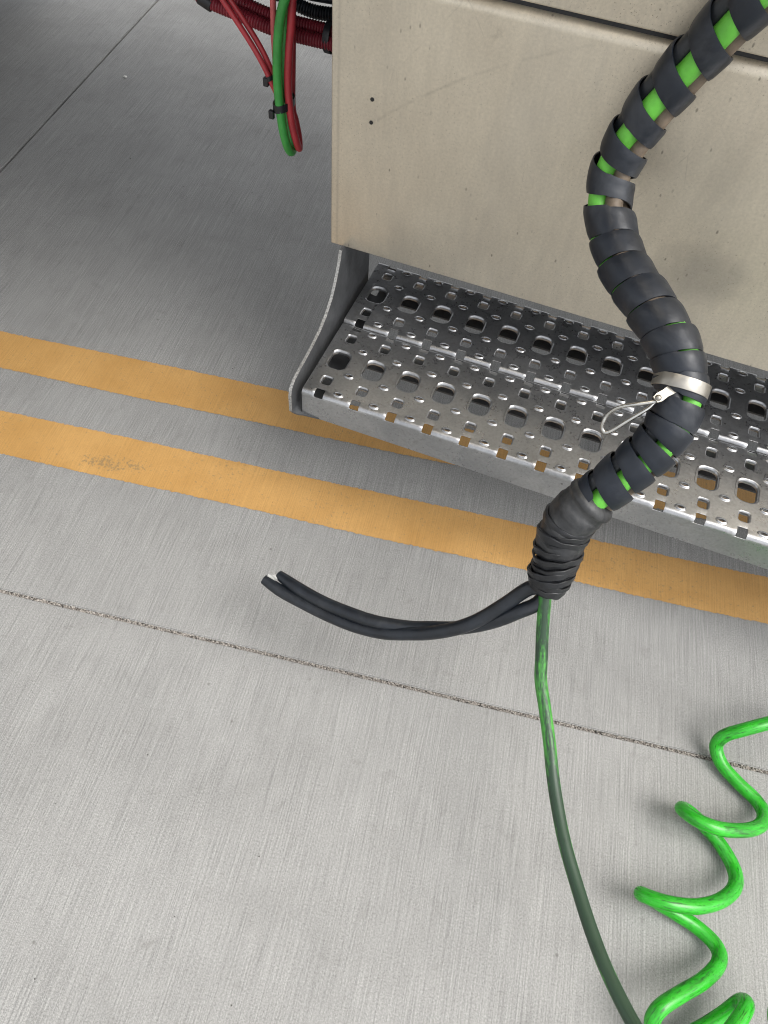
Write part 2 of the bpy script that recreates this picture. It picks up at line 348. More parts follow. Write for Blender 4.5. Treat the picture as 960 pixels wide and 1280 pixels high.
def simple(name, c, rough, metal=0, var=.25, scale=40, bump=.15, bd=.001, spec=.5, dust=None):
    m = Mat(name, rough, metal, spec); v = m.coord(); n = m.noise(v, scale, 4, .6)
    lo = tuple(x*(1-var) for x in c); hi = tuple(min(1, x*(1+var)) for x in c)
    col = m.ramp(n, [(.3, lo), (.7, hi)])
    if dust:
        col = m.mix(m.math('MULTIPLY', m.ramp(m.noise(v, scale*.35, 5, .7, .6), [(.5, 0), (.75, 1)]), dust[1]), col, dust[0])
    m.col(col); m.rgh(m.ramp(m.noise(v, scale*1.7, 3), [(.3, max(.05, rough-.1)), (.7, min(1, rough+.12))]))
    m.bump(m.noise(v, scale*4, 3), bump, bd)
    return m.m

def green_jacket(name, bright, dark, grime, rough, lo, hi, streak=(3.0, 9), ramp_len=0):
    """plastic jacket with lengthwise streaks of grime; UV = (round, length in m)"""
    m = Mat(name, rough, 0, .55)
    v = m.coord('UV', (streak[0], streak[1], 1)); vf = m.coord('UV', (9, 60, 1)); vo = m.coord()
    n1 = m.noise(v, 1, 5, .65, .4); n2 = m.noise(vf, 1, 4, .7)
    col = m.ramp(m.noise(vo, 30, 3), [(.3, dark), (.7, bright)])
    mm = m.math('ADD', m.math('MULTIPLY', n1, .7), m.math('MULTIPLY', n2, .3))
    if ramp_len:
        su = m.n('SeparateXYZ'); uvc = m.n('TexCoord'); m.l(uvc.outputs['UV'], su.inputs[0])
        mm = m.math('ADD', mm, m.ramp(m.math('MULTIPLY', su.outputs[1], 1/ramp_len), [(.25, 0), (.75, .085)]))
        mm = m.math('ADD', mm, m.math('MULTIPLY', m.math('ADD', su.outputs[0], -.5), .16))
    mask = m.ramp(mm, [(lo, 0), (hi, 1)])
    sc = m.ramp(m.noise(m.coord('UV', (14, 28, 1)), 1, 5, .75, .8), [(.56, 0), (.61, 1)])
    col = m.mix(mask, col, grime); col = m.mix(m.math('MULTIPLY', sc, .78), col, tuple(x*.6 for x in grime))
    m.col(col); m.bump(n2, .12, .0006); m.rgh(m.ramp(n1, [(.3, max(.1, rough-.12)), (.7, rough+.15)]))
    return m.m

M = dict(
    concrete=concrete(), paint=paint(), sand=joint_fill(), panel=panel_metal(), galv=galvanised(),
    bracket=simple('grey_bracket_steel', (.085, .088, .092), .5, .3, .2, 25, .2),
    cut_edge=simple('sawn_steel_edge', (.36, .355, .34), .5, .6, .5, 260, .5),
    chassis=simple('dark_chassis_paint', (.045, .045, .05), .6, 0, .2, 12),
    rubber=simple('black_rubber', (.008, .0105, .0145), .40, 0, .4, 34, .25, .0008, .5, ((.055, .058, .06), .35)),
    wrap=simple('spiral_wrap_plastic', (.007, .0105, .0175), .42, 0, .3, 22, .3, .0012, .5, ((.075, .08, .088), .5)),
    boot=simple('dusty_black_rubber', (.017, .018, .020), .45, 0, .4, 30, .3, .001, .5, ((.14, .14, .135), .5)),
    tape=simple('black_tape', (.012, .013, .015), .40, 0, .4, 60, .3, .0008, .5, ((.05, .05, .05), .3)),
    stainless=simple('stainless_steel', (.40, .38, .34), .42, 1, .12, 60, .1, .0005),
    wire=simple('zinc_wire', (.62, .61, .58), .25, 1, .12, 60, .1, .0005),
    brown=simple('brown_hose_jacket', (.15, .115, .082), .55, 0, .35, 45, .2),
    redcorr=simple('red_corrugated_plastic', (.22, .022, .035), .42, 0, .3, 18, .1, .0005, .5, ((.10, .03, .035), .4)),
    red=simple('red_cable_jacket', (.42, .035, .045), .45, 0, .2, 25, .12, .0006, .5, ((.22, .05, .05), .35)),
    pink=simple('faded_red_cable_jacket', (.52, .11, .11), .45, 0, .15, 25),
    ziptie=simple('black_nylon', (.012, .013, .016), .4, 0, .2, 50),
    greenloop=simple('green_cable_jacket', (.045, .30, .055), .42, 0, .2, 25, .12, .0006, .5, ((.05, .16, .05), .35)),
    lightsand=simple('pale_joint_sand', (.19, .17, .15), .95, 0, .5, 300, .5),
    coil=green_jacket('bright_green_polyurethane', (.030, .46, .022), (.018, .36, .012), (.008, .06, .008), .30, .51, .66, (2.2, 16)),
    greencable=green_jacket('grimy_green_jacket', (.085, .40, .05), (.045, .27, .03), (.020, .050, .024), .42, .43, .57, (1.6, 6), .85),
    greeninner=simple('bright_green_hose', (.115, .44, .045), .5, 0, .18, 40, .2, .0008, .5, ((.08, .25, .03), .3)),
    hole=simple('dark_rivet_hole', (.01, .01, .01), .7),
    clear=simple('torn_clear_film', (.38, .38, .36), .3, 0, .1, 40),
    stone=simple('pale_grit', (.36, .33, .295), .9, 0, .35, 300, .5),
    dark_grit=simple('dark_grit', (.05, .045, .04), .9, 0, .4, 300, .5),
    chip=simple('white_chip', (.75, .74, .70), .8, 0, .1, 200),
)

# ---------------------------------------------------------------- ground: bed, slabs, painted lines
GX, GY = -1.6588, .5975        # crossing of two joints, in the slab frame
SL = 4.6; JW = .0074
base = mesh_obj('ground', [(-120, -120, -.012), (120, -120, -.012), (120, 120, -.012), (-120, 120, -.012)], [(0, 1, 2, 3)], M['sand'], smooth=False)
tag(base, kind='structure'); base.rotation_euler.z = GROUND_ANGLE
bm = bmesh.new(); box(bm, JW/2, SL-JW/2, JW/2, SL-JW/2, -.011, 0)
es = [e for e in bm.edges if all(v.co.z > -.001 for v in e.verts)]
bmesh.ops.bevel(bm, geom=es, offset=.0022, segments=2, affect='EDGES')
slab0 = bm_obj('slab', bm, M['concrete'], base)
slab0.matrix_parent_inverse = Matrix.Identity(4)
cnt = 0
for i in range(-6, 7):
    for j in range(-6, 7):
        s = slab0 if (i, j) == (0, 0) else slab0.copy()
        if s is not slab0: COL.objects.link(s); s.parent = base
        s.location = (GX+i*SL, GY+j*SL, 0)

js = mesh_obj('joint_sand', [(GX-9, GY-.0036, -.0042), (GX+9, GY-.0036, -.0042), (GX+9, GY+.0036, -.0042), (GX-9, GY+.0036, -.0042)], [(0, 1, 2, 3)], M['lightsand'], base, smooth=False)
js.matrix_parent_inverse = Matrix.Identity(4)
def painted_line(y0, y1, seed, label):
    rnd = random.Random(seed); V = []; F = []
    x = GX+.012; xs = []
    while x < GX+SL-.01: xs.append(x); x += rnd.uniform(.003, .006)
    for x in xs:
        V.append((x, y0+rnd.gauss(0, .0009)+.0012*math.sin(x*9), .0012)); V.append((x, y1+rnd.gauss(0, .0009)+.001*math.sin(x*7+1), .0012))
    for k in range(len(xs)-1): F.append((2*k, 2*k+2, 2*k+3, 2*k+1))
    n = len(V)
    for a, b in ((GX-SL+.012, GX-.012), (GX+SL+.012, GX+2*SL-.012)):
        i = len(V); V += [(a, y0, .0012), (b, y0, .0012), (b, y1, .0012), (a, y1, .0012)]; F.append((i, i+1, i+2, i+3))
    o = mesh_obj('yellow_line', V, F, M['paint'], smooth=False); o.rotation_euler.z = GROUND_ANGLE
    return tag(o, label, kind='structure')
painted_line(1.2025, 1.330, 3, 'farther yellow painted line passing under the step')
painted_line(.9405, 1.068, 4, 'nearer yellow painted line with scuffed patch')

def grit(name, n, xr, yr, zr, size, mat, seed, label, parent=None):
    rnd = random.Random(seed); bm = bmesh.new()
    for _ in range(n):
        r = rnd.uniform(*size)
        m = Matrix.Translation((rnd.uniform(*xr), rnd.uniform(*yr), rnd.uniform(*zr))) @ Matrix.Rotation(rnd.uniform(0, 6), 4, Vector((rnd.random(), rnd.random(), rnd.random()+.1)).normalized()) @ Matrix.Diagonal((r*rnd.uniform(.7, 1.3), r, r*rnd.uniform(.4, .9), 1))
        bmesh.ops.create_icosphere(bm, subdivisions=1, radius=1, matrix=m)
    o = bm_obj(name, bm, mat); o.rotation_euler.z = GROUND_ANGLE
    return tag(o, label, kind='stuff')
grit('joint_grit', 2400, (-1.15, 1.15), (GY-.0033, GY+.0033), (-.005, -.0012), (.0009, .0024), M['stone'], 5, 'coarse pale grit filling the joint between concrete slabs')
grit('joint_dirt', 500, (-1.15, 1.15), (GY-.0033, GY+.0033), (-.005, -.0012), (.0009, .0022), M['dark_grit'], 9, 'dark dirt grains in the joint between concrete slabs')
grit('loose_grit', 60, (-1.5, 1.0), (-.1, 2.6), (.0002, .0008), (.0007, .0019), M['dark_grit'], 6, 'tiny dark grit scattered over the concrete')


# white chip lying on the concrete
bm = bmesh.new(); bmesh.ops.create_icosphere(bm, subdivisions=2, radius=1, matrix=Matrix.Translation((PEBBLE[0], PEBBLE[1], .004)) @ Matrix.Diagonal((.007, .005, .004, 1)))
for v in bm.verts: v.co += Vector((random.uniform(-1, 1), random.uniform(-1, 1), random.uniform(-.5, .5)))*.0008
tag(bm_obj('pebble', bm, M['chip']), 'tiny white chip of stone on shaded concrete near the slab joint', 'pebble')

# ---------------------------------------------------------------- service vehicle
veh = empty('service_vehicle', (0, 1.5, 0))
tag(veh, 'utility vehicle side with beige sheet metal cabinet above a perforated step', 'vehicle')

def sheet_panel(name, x0, x1, z0, z1, y, t, rtop, rbot, mat, rl=.004):
    """folded front sheet: profile in y,z with rounded top and bottom edges"""
    prof = [(y+t, z0+.0)]
    for k in range(5): a = math.pi/2*k/4; prof.append((y+rbot*(1-math.sin(a)), z0+rbot*(1-math.cos(a))))
    n = 7
    for k in range(n+1): a = math.pi/2*k/n; prof.append((y+rtop*(1-math.cos(a)), z1-rtop+rtop*math.sin(a)))
    prof.append((y+t, z1))
    V = []; F = []
    xs = [(x0, rl), (x0+rl*.3, rl*.3), (x0+rl, 0), (x1-rl, 0), (x1, rl)]
    for x, dy in xs:
        for (py, pz) in prof: V.append((x, min(py+dy, y+t), pz))
    m = len(prof)
    for i in range(len(xs)-1):
        for k in range(m-1): F.append((i*m+k, (i+1)*m+k, (i+1)*m+k+1, i*m+k+1))
    F.append(tuple(range(m))); F.append(tuple(reversed(range(4*m, 5*m))))
    for k in (0,):
        for i in range(len(xs)-1): F.append((i*m, i*m+m-1, (i+1)*m+m-1, (i+1)*m))
    return mesh_obj(name, V, F, mat, veh, sharp=50)

PX0, PX1 = -.5105, 1.9
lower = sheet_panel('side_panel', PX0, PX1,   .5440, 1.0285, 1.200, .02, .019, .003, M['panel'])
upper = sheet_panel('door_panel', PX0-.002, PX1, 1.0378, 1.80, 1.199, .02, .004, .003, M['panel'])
bm = bmesh.new(); box(bm, PX0+.004, PX1-.004, 1.2215, 1.95, .550, 1.80, .003); bm_obj('cabinet_body', bm, M['chassis'], veh)
bm = bmesh.new(); box(bm, -6, -.45, .40, 3.0, 1.70, 3.4, .02); box(bm, -.445, 3.4, 1.14, 3.0, 1.822, 3.39, .02); bm_obj('shade_body', bm, M['panel'], veh)  # unseen vehicle body, its overhang brought forward to shade the ground
bm = bmesh.new(); box(bm, -6, PX0-.03, 1.28, 2.55, .99, 1.80, .02); box(bm, -6, PX0-.04, 1.60, 2.50, .87, .988, .01); bm_obj('chassis', bm, M['chassis'], veh)  # chassis above the view; lower box added to deepen shade on the ground
bm = bmesh.new(); box(bm, -4.2, -2.35, 2.25, 2.95, .22, .985, .06, 3); bm_obj('shade_box', bm, M['chassis'], veh)  # unseen box added to block light from the far left
for wx in (-2.62, 3.1):  # unseen wheels, added to darken the ground under the vehicle
    wp = [(.0, .05), (.20, .05), (.27, .07), (.285, .10), (.36, .12), (.40, .115), (.42, .10)]
    V = []; F = []; seg = 48; pr = wp+[(r_, -h_) for r_, h_ in reversed(wp)]
    for k in range(seg):
        a = 2*math.pi*k/seg
        for r_, h_ in pr: V.append((wx+math.cos(a)*max(r_, .02), 1.60-h_, .425+math.sin(a)*max(r_, .02)))
    for k in range(seg):
        for j in range(len(pr)-1): F.append((k*len(pr)+j, k*len(pr)+j+1, ((k+1)%seg)*len(pr)+j+1, ((k+1)%seg)*len(pr)+j))
    mesh_obj('unseen_wheel', V, F, M['rubber'], veh)
for zc in (.8475, .8085):
    bm = bmesh.new(); bmesh.ops.create_cone(bm, cap_ends=True, segments=16, radius1=.0034, radius2=.0034, depth=.001, matrix=Matrix.Translation((-.4355, 1.1996, zc)) @ Matrix.Rotation(math.pi/2, 4, 'X'))
    bm_obj('rivet_hole', bm, M['hole'], lower)

bm = bmesh.new(); box(bm, PX0+.006, PX1-.006, 1.2135, 1.2205, 1.020, 1.045); bm_obj('groove_shade', bm, M['ziptie'], veh)  # black strip set in the groove to stand for its shade

# perforated planks: a sheet laid out flat (u along, s across), holes cut in it, then folded over the edges
PITCH = .0768; BR = .0105; ARC = BR*math.pi/2; HF = .0605; WTOP = .2215-2*BR
S1 = HF; S2 = S1+ARC; S3 = S2+WTOP; S4 = S3+ARC; S5 = S4+HF; S6 = S5+.012
def fold(s):
    """developed coordinate -> (y, z, ny, nz)"""
    if s <= S1: return 0, s-HF-BR, -1, 0
    if s <= S2: a = (s-S1)/BR; return BR-BR*math.cos(a), -BR+BR*math.sin(a), -math.cos(a), math.sin(a)
    if s <= S3: return BR+s-S2, 0, 0, 1
    if s <= S4: a = (s-S3)/BR; return BR+WTOP+BR*math.sin(a), -BR+BR*math.cos(a), math.sin(a), math.cos(a)
    if s <= S5: return 2*BR+WTOP, -BR-(s-S4), 1, 0
    return 2*BR+WTOP-(s-S5), -BR-HF, 0, -1
def ytos(y): return S2+(y-BR)
def rrect(cu, cs, w, h, r, n=4, waist=0):
    out = []
    for qx, qy, a0 in ((1, 1, 0), (-1, 1, 90), (-1, -1, 180), (1, -1, 270)):
        for k in range(n+1):
            a = math.radians(a0+90*k/n); px = qx*(w/2-r)+r*math.cos(a); py = qy*(h/2-r)+r*math.sin(a)
            out.append((cu+px, cs+py))
    return out
def oval(cu, cs, w, h, n=14): return [(cu+w/2*math.cos(2*math.pi*k/n), cs+h/2*math.sin(2*math.pi*k/n)) for k in range(n)]
CA = .0192; CB = CA+PITCH/2-.0015
HOLES = []      # list of ring stacks: [(loop, height), ...], outermost first
def hole_big(u, y):
    s = ytos(y)
    HOLES.append([(rrect(u, s, .0480, .0600, .0182, 6), 0), (rrect(u, s, .0465, .0585, .0175, 6), 0), (rrect(u, s, .0435, .0555, .0165, 6), -.0008), (rrect(u, s, .0405, .0525, .0155, 6), -.0028), (rrect(u, s, .0385, .0500, .0145, 6), -.0055), (rrect(u, s, .0380, .0495, .0143, 6), -.0095)])
def hole_sq(u, y):
    s = ytos(y)
    HOLES.append([(rrect(u, s, .0255, .0275, .0068, 3), 0), (rrect(u, s, .0245, .0265, .0065, 3), 0), (rrect(u, s, .0222, .0242, .0058, 3), -.0007), (rrect(u, s, .0200, .0220, .0048, 3), -.0024), (rrect(u, s, .0185, .0203, .0038, 3), -.0048), (rrect(u, s, .0182, .0200, .0036, 3), -.0085)])
def hole_slit(u, y):
    s = ytos(y)
    HOLES.append([(oval(u, s, .0240, .0165), 0), (oval(u, s, .0225, .0150), 0), (oval(u, s, .0205, .0130), .0012), (oval(u, s, .0180, .0108), .0024), (oval(u, s, .0150, .0080), .0026), (oval(u, s, .0130, .0060), .0012), (oval(u, s, .0128, .0058), -.003)])
def hole_edge(u, s0, s1): HOLES.append([(rrect(u, (s0+s1)/2, .0195, s1-s0, .002, 2), 0)])
for y in (.045, .177): hole_sq(CA, y)
hole_big(CA, .1095)
for y in (.0175, .0735, .1495, .2065-.002): hole_slit(CB, y)
hole_edge(CA, S1+.0010, S2+.0085); hole_edge(CA, S3-.0085, S4-.001)
SL_LINES = [0, S1-.001, S1] + [S1+ARC*k/5 for k in range(1, 6)] + [S3+ARC*k/5 for k in range(6)] + [S4+.001, S5, S6]
SB = sorted(set([round(x, 6) for x in SL_LINES] + [round(S2+WTOP*k/6, 6) for k in range(1, 6)]))
def plank_cell():
    pts = []; edges = []
    def loop(L):
        i0 = len(pts); pts.extend(L); n = len(L); edges.extend([(i0+k, i0+(k+1) % n) for k in range(n)])
    loop([(0, s) for s in SB] + [(PITCH, s) for s in reversed(SB)])
    for h in HOLES: loop(h[0][0])
    for s in SL_LINES[1:-1]:
        i0 = len(pts); pts.extend([(0, s), (PITCH, s)]); edges.append((i0, i0+1))
    vo, eo, fo, *_ = geometry.delaunay_2d_cdt([Vector(p) for p in pts], edges, [], 1, 1e-6)
    def inside(p, L):
        c = False; n = len(L)
        for i in range(n):
            (x1, y1), (x2, y2) = L[i], L[(i+1) % n]
            if (y1 > p[1]) != (y2 > p[1]) and p[0] < (x2-x1)*(p[1]-y1)/(y2-y1)+x1: c = not c
        return c
    V = [(p[0], p[1], 0.0) for p in vo]; F = []
    for f in fo:
        c = (sum(vo[i][0] for i in f)/len(f), sum(vo[i][1] for i in f)/len(f))
        if any(inside(c, h[0][0]) for h in HOLES): continue
        a = vo[f[0]]; b = vo[f[1]]; d = vo[f[2]]
        F.append(tuple(f) if (b-a).cross(d-a) > 0 else tuple(reversed(f)))
    for h in HOLES:
        base_i = None
        for (La, ha), (Lb, hb) in zip(h, h[1:]):
            i0 = len(V); n = len(La)
            V.extend([(x, s, ha) for x, s in La]); V.extend([(x, s, hb) for x, s in Lb])
            for k in range(n): k2 = (k+1) % n; F.append((i0+k, i0+k2, i0+n+k2, i0+n+k))
    return V, F
CV, CF = plank_cell()
def plank(x0, y0, z0, ncell, left):
    """ncell cells of the pattern starting at x0, with a plain margin of width left before them"""
    bm = bmesh.new()
    def P3(u, s, h): y, z, ny, nz = fold(s); return (x0+u, y0+y+ny*h, z0+z+nz*h)
    for c in range(ncell):
        vs = [bm.verts.new(P3(u+c*PITCH, s, h)) for u, s, h in CV]
        for f in CF:
            try: bm.faces.new([vs[i] for i in f])
            except ValueError: pass
    a = [bm.verts.new(P3(-left, s, 0)) for s in SB]; b = [bm.verts.new(P3(0, s, 0)) for s in SB]
    for k in range(len(SB)-1): bm.faces.new((a[k], b[k], b[k+1], a[k+1]))
    bmesh.ops.remove_doubles(bm, verts=bm.verts, dist=2e-5)
    bmesh.ops.recalc_face_normals(bm, faces=bm.faces)
    top = [f for f in bm.faces if f.calc_area() > 1e-6 and abs(f.calc_center_median().z-z0) < 1e-4]
    if top and sum(f.normal.z for f in top) < 0: bmesh.ops.reverse_faces(bm, faces=bm.faces)
    o = bm_obj('step_plank', bm, M['galv'], veh, smooth=True, sharp=55)
    md = o.modifiers.new('sheet', 'SOLIDIFY'); md.thickness = .0018; md.offset = -1
    wn = o.modifiers.new('normals', 'WEIGHTED_NORMAL'); wn.weight = 60; wn.keep_sharp = True
    return o
COL0 = -.4295-CA
bm = bmesh.new()
for y_ in (.948, 1.1705): box(bm, -.458, 1.5, y_+.178, y_+.2095, .3065, .3115, .001)
bm_obj('lip_shade', bm, M['bracket'], veh)  # dark strips under the planks, standing in for their shaded inner lips
plank(COL0, .948, .380, 26, .0165)['label'] = 'front step plank, lighter and more worn'
plank(COL0-.0015, 1.1705, .3815, 26, .0165)['label'] = 'rear step plank, darker under the cabinet'

# bracket: dished vertical plate at the end of the step, with a foot folded in under it
XB = -.4845
outline = [(1.185, .546), (1.176, .52), (1.160, .49), (1.138, .46), (1.110, .438), (1.075, .422), (1.03, .412), (.985, .406), (.950, .400), (.934, .390), (.928, .374), (.928, .33)]
bm = bmesh.new()
pts = outline + [(1.352, .33), (1.352, .546)]
fa = [bm.verts.new((XB, y, z)) for y, z in pts]; fb = [bm.verts.new((XB+.005, y, z)) for y, z in pts]
bm.faces.new(fa); bm.faces.new(list(reversed(fb)))
n = len(pts)
for k in range(n): bm.faces.new((fa[(k+1) % n], fa[k], fb[k], fb[(k+1) % n]))
# fold and foot
prof = []
for k in range(9): a = math.pi/2*k/8; prof.append((.022-.022*math.cos(a), -.022*math.sin(a)))
prof.append((.075, -.022))
th = .005
inner = []
for k in range(9): a = math.pi/2*k/8; inner.append((.022-(.022-th)*math.cos(a), -(.022-th)*math.sin(a)))
inner.append((.075, -.022+th))
def yfront(k): return .928 + (.002*k if k < 9 else .022)
A = [[bm.verts.new((XB+p[0], (yfront(k) if s == 0 else 1.352), .3299+p[1])) for s in (0, 1)] for k, p in enumerate(prof)]
B_ = [[bm.verts.new((XB+p[0], (yfront(k) if s == 0 else 1.352), .3299+p[1])) for s in (0, 1)] for k, p in enumerate(inner)]
for k in range(9):
    bm.faces.new((A[k][0], A[k+1][0], A[k+1][1], A[k][1])); bm.faces.new((B_[k][1], B_[k+1][1], B_[k+1][0], B_[k][0]))
    bm.faces.new((A[k][0], B_[k][0], B_[k+1][0], A[k+1][0])); bm.faces.new((A[k][1], A[k+1][1], B_[k+1][1], B_[k][1]))
bm.faces.new((A[9][0], B_[9][0], B_[9][1], A[9][1]))
bmesh.ops.recalc_face_normals(bm, faces=bm.faces)
br = bm_obj('step_bracket', bm, M['bracket'], veh, smooth=True, sharp=40)
# bare sawn rim along the bracket's front edge
V = []; F = []
ol = [(y-.0006, z-.0) for y, z in outline]
for y, z in ol: V += [(XB-.0004, y, z), (XB+.0054, y, z), (XB+.0054, y+.0022, z), (XB-.0004, y+.0022, z)]
for k in range(len(ol)-1):
    for a in range(4): b = (a+1) % 4; F.append((4*k+a, 4*k+b, 4*k+4+b, 4*k+4+a))
mesh_obj('cut_edge', V, F, M['cut_edge'], br)

# ---------------------------------------------------------------- red and black conduits under the chassis
def conduit(name, pts, r, mat, label, cat='conduit', pitch=.0062, depth=.0016, group=None):
    rf = lambda s, L: r-depth+depth*2*(.5+.5*math.sin(2*math.pi*s/pitch))**.5
    o = tube(name, pts, r, mat, step=pitch/6, rfun=rf, sides=14, cap=False)
    return tag(o, label, cat, group)
conduit('corrugated_conduit', RED_A, .0125, M['redcorr'], 'lower dark red corrugated conduit running to the cabinet corner', group='corrugated conduits')
conduit('corrugated_conduit', RED_B, .0125, M['redcorr'], 'upper dark red corrugated conduit behind the hanging loops', group='corrugated conduits')
conduit('corrugated_conduit', BLACK_CONDUIT, .012, M['rubber'], 'black corrugated conduit above the red ones, touching the cabinet corner', group='corrugated conduits')
tag(tube('cable', BLACK_THIN, .009, M['rubber']), 'smooth black cable above the corrugated conduits', 'cable')
def ring_band(name, c, axis, r, wdt, th, mat, parent=None, sx=1.0, seg=36):
    axis = Vector(axis).normalized(); c = Vector(c)
    up = Vector((0, 0, 1)) if abs(axis.z) < .9 else Vector((1, 0, 0)); n = (up-up.dot(axis)*axis).normalized(); b = axis.cross(n)
    V = []; F = []
    pr = [(-wdt/2, r), (-wdt/2*.96, r+th*.8), (-wdt/2*.8, r+th), (wdt/2*.8, r+th), (wdt/2*.96, r+th*.8), (wdt/2, r)]
    for k in range(seg):
        a = 2*math.pi*k/seg
        for h, rr in pr: V.append(c+axis*h+n*math.cos(a)*rr*sx+b*math.sin(a)*rr)
    m = len(pr)
    for k in range(seg):
        k2 = (k+1) % seg
        for j in range(m): j2 = (j+1) % m; F.append((k*m+j, k*m+j2, k2*m+j2, k2*m+j))
    return mesh_obj(name, V, F, mat, parent, sharp=30)
def wrinkled_band(name, c, axis, r, wdt, th, mat, parent, seed, seg=56):
    o = ring_band(name, c, axis, r, wdt, th, mat, parent, seg=seg)
    rn = random.Random(seed); ph = [rn.uniform(0, 6.3) for _ in range(6)]; ax = Vector(axis).normalized(); c = Vector(c)
    for i, v in enumerate(o.data.vertices):
        a = 2*math.pi*(i//6)/seg; d = v.co-c; h = d.dot(ax); rad = d-ax*h
        f = 1+.035*math.sin(a+ph[0])+.018*math.sin(3*a+ph[1])+.010*math.sin(7*a+ph[2])
        hh = h*(1+.22*math.sin(2*a+ph[3])+.10*math.sin(5*a+ph[5]))+.0016*math.sin(2*a+ph[4])+.0006*math.sin(9*a)
        rr = rad.length*f-(.0012 if h > 0 else -.0004)
        v.co = c+ax*hh+rad.normalized()*rr
    return o
def mid(P, i, t=0): return Vector(P[i]).lerp(Vector(P[i+1]), t)
ax = Vector(RED_A[5])-Vector(RED_A[4])
c1 = (mid(RED_A, 5, .05)+mid(RED_B, 4, .95))/2
tag(ring_band('tape_band', c1, ax, .0245, .014, .0015, M['ziptie'], sx=1.15), 'black tape band round the red conduits near the cabinet', 'tape band')
ax2 = Vector(RED_A[2])-Vector(RED_A[1])
tag(ring_band('tape_band', mid(RED_A, 2, -.1), ax2, .0138, .030, .0015, M['ziptie']), 'black tape band on the lower red conduit at the top edge', 'tape band')

# hanging loops of thin cable
tag(tube('cable', RED_THIN_A, .0056, M['red']), 'left one of two thin red cables slanting down to the small tie', 'cable')
tag(tube('cable', RED_THIN_B, .0056, M['red']), 'right one of two thin red cables slanting down to the small tie', 'cable')
tag(tube('cable', PINK, .0058, M['pink']), 'faded pinkish red cable hanging straight behind the green loop', 'cable')
tag(tube('cable_loop', GREEN_LOOP, .0094, M['greenloop'], sides=16), 'green cable hanging in a narrow loop left of the cabinet', 'cable loop')
tag(tube('cable_loop', RED_LOOP, .0080, M['red'], sides=16), 'red cable hanging in a narrow loop beside the green loop', 'cable loop')
def zip_tie(c, rx, ry, w_, label, hang):
    t = empty('cable_tie', c); tag(t, label, 'cable tie')
    V = []; F = []; seg = 32
    for k in range(seg):
        a = 2*math.pi*k/seg
        for dz, g in ((-w_/2, 0), (-w_/2, .0018), (w_/2, .0018), (w_/2, 0)):
            V.append((c[0]+math.cos(a)*(rx+g), c[1]+math.sin(a)*(ry+g), c[2]+dz+math.cos(a)*.004))
    for k in range(seg):
        k2 = (k+1) % seg
        for j in range(4): j2 = (j+1) % 4; F.append((k*4+j, k2*4+j, k2*4+j2, k*4+j2))
    mesh_obj('strap', V, F, M['ziptie'], t, sharp=30)
    bm = bmesh.new(); box(bm, c[0]-rx-.002, c[0]-rx+.009, c[1]-ry-.003, c[1]-ry+.006, c[2]-.016+hang, c[2]+.001+hang, .0015)
    bm_obj('head', bm, M['ziptie'], t)
zip_tie(TIE_B, .0190, .030, .0155, 'large black cable tie round the green and red loops', -.006)
zip_tie(TIE_A, .0085, .012, .009, 'small black cable tie on the two thin red cables', .001)

# ---------------------------------------------------------------- spiral wrapped hose bundle hanging in front of the cabinet
hb = empty('hose_bundle', (.1, .68, .35))
tag(hb, 'thick hose bundle in black spiral wrap hanging in front of cabinet and step', 'hose bundle')
dense, par = catmull(smooth_path([Vector(p) for p in HOSE], 1), 16)
REF = Vector((-.08, -.62, .78)).normalized()
Ls = [0.0]
for a, b in zip(dense, dense[1:]): Ls.append(Ls[-1]+(b-a).length)
LT = Ls[-1]
def s_of(par_i): return Ls[min(len(Ls)-1, int(round(par_i*16)))]
Tn, Nn, Bn = frames(dense, REF)
def at_s(s):
    s = max(0, min(LT-1e-6, s)); lo, hi = 0, len(Ls)-1
    while hi-lo > 1:
        m_ = (lo+hi)//2
        if Ls[m_] <= s: lo = m_
        else: hi = m_
    t = (s-Ls[lo])/(Ls[hi]-Ls[lo])
    return dense[lo].lerp(dense[hi], t), Nn[lo].lerp(Nn[hi], t).normalized(), Bn[lo].lerp(Bn[hi], t).normalized()
# each node of the path down to the clamp is the middle of one turn; turn k passes the front there
turn_nodes = [0, 1, 2, 3, 4, 5, 6.4, 8, 9, 10, 11, 12, 13, 14, 15, 16.3, 17.3, 18.35, 19.3, 20.3, 21.3, 22]
TS = [s_of(p) for p in turn_nodes]
def phase(s):
    for k in range(len(TS)-1):
        if s <= TS[k+1] or k == len(TS)-2: return k+(s-TS[k])/(TS[k+1]-TS[k])
def lerp_tab(tab, x):
    if x <= tab[0][0]: return tab[0][1]
    for (a, va), (b, vb) in zip(tab, tab[1:]):
        if x <= b: return va+(vb-va)*(x-a)/(b-a)
    return tab[-1][1]
WT = [(0, .059), (4, .058), (7, .052), (14, .050), (16, .0445), (20, .042)]
HAND = -1
def wrap_w(ph):
    k = max(0, min(len(TS)-2, int(ph))); d = [TS[i+1]-TS[i] for i in range(len(TS)-1)]
    f = ph-k; dk = d[k]*(.5) + .25*(d[max(0, k-1)]*(1-f)*2*.5 + d[min(len(d)-1, k+1)]*f*2*.5) + .25*d[k]
    return min(.062, dk*lerp_tab([(0, .60), (4, .63), (5.5, .72), (7.5, .86), (9, .925), (12, .935), (15, .93), (16, .88), (20, .84)], ph))
s0, s1 = 0.0, TS[20]
print('PITCH', [round(TS[i+1]-TS[i], 4) for i in range(len(TS)-1)])
NW = 7; NS = 40
V = []; F = []; U = []
total_turns = phase(s1)-phase(s0)
count = int(total_turns*NS)
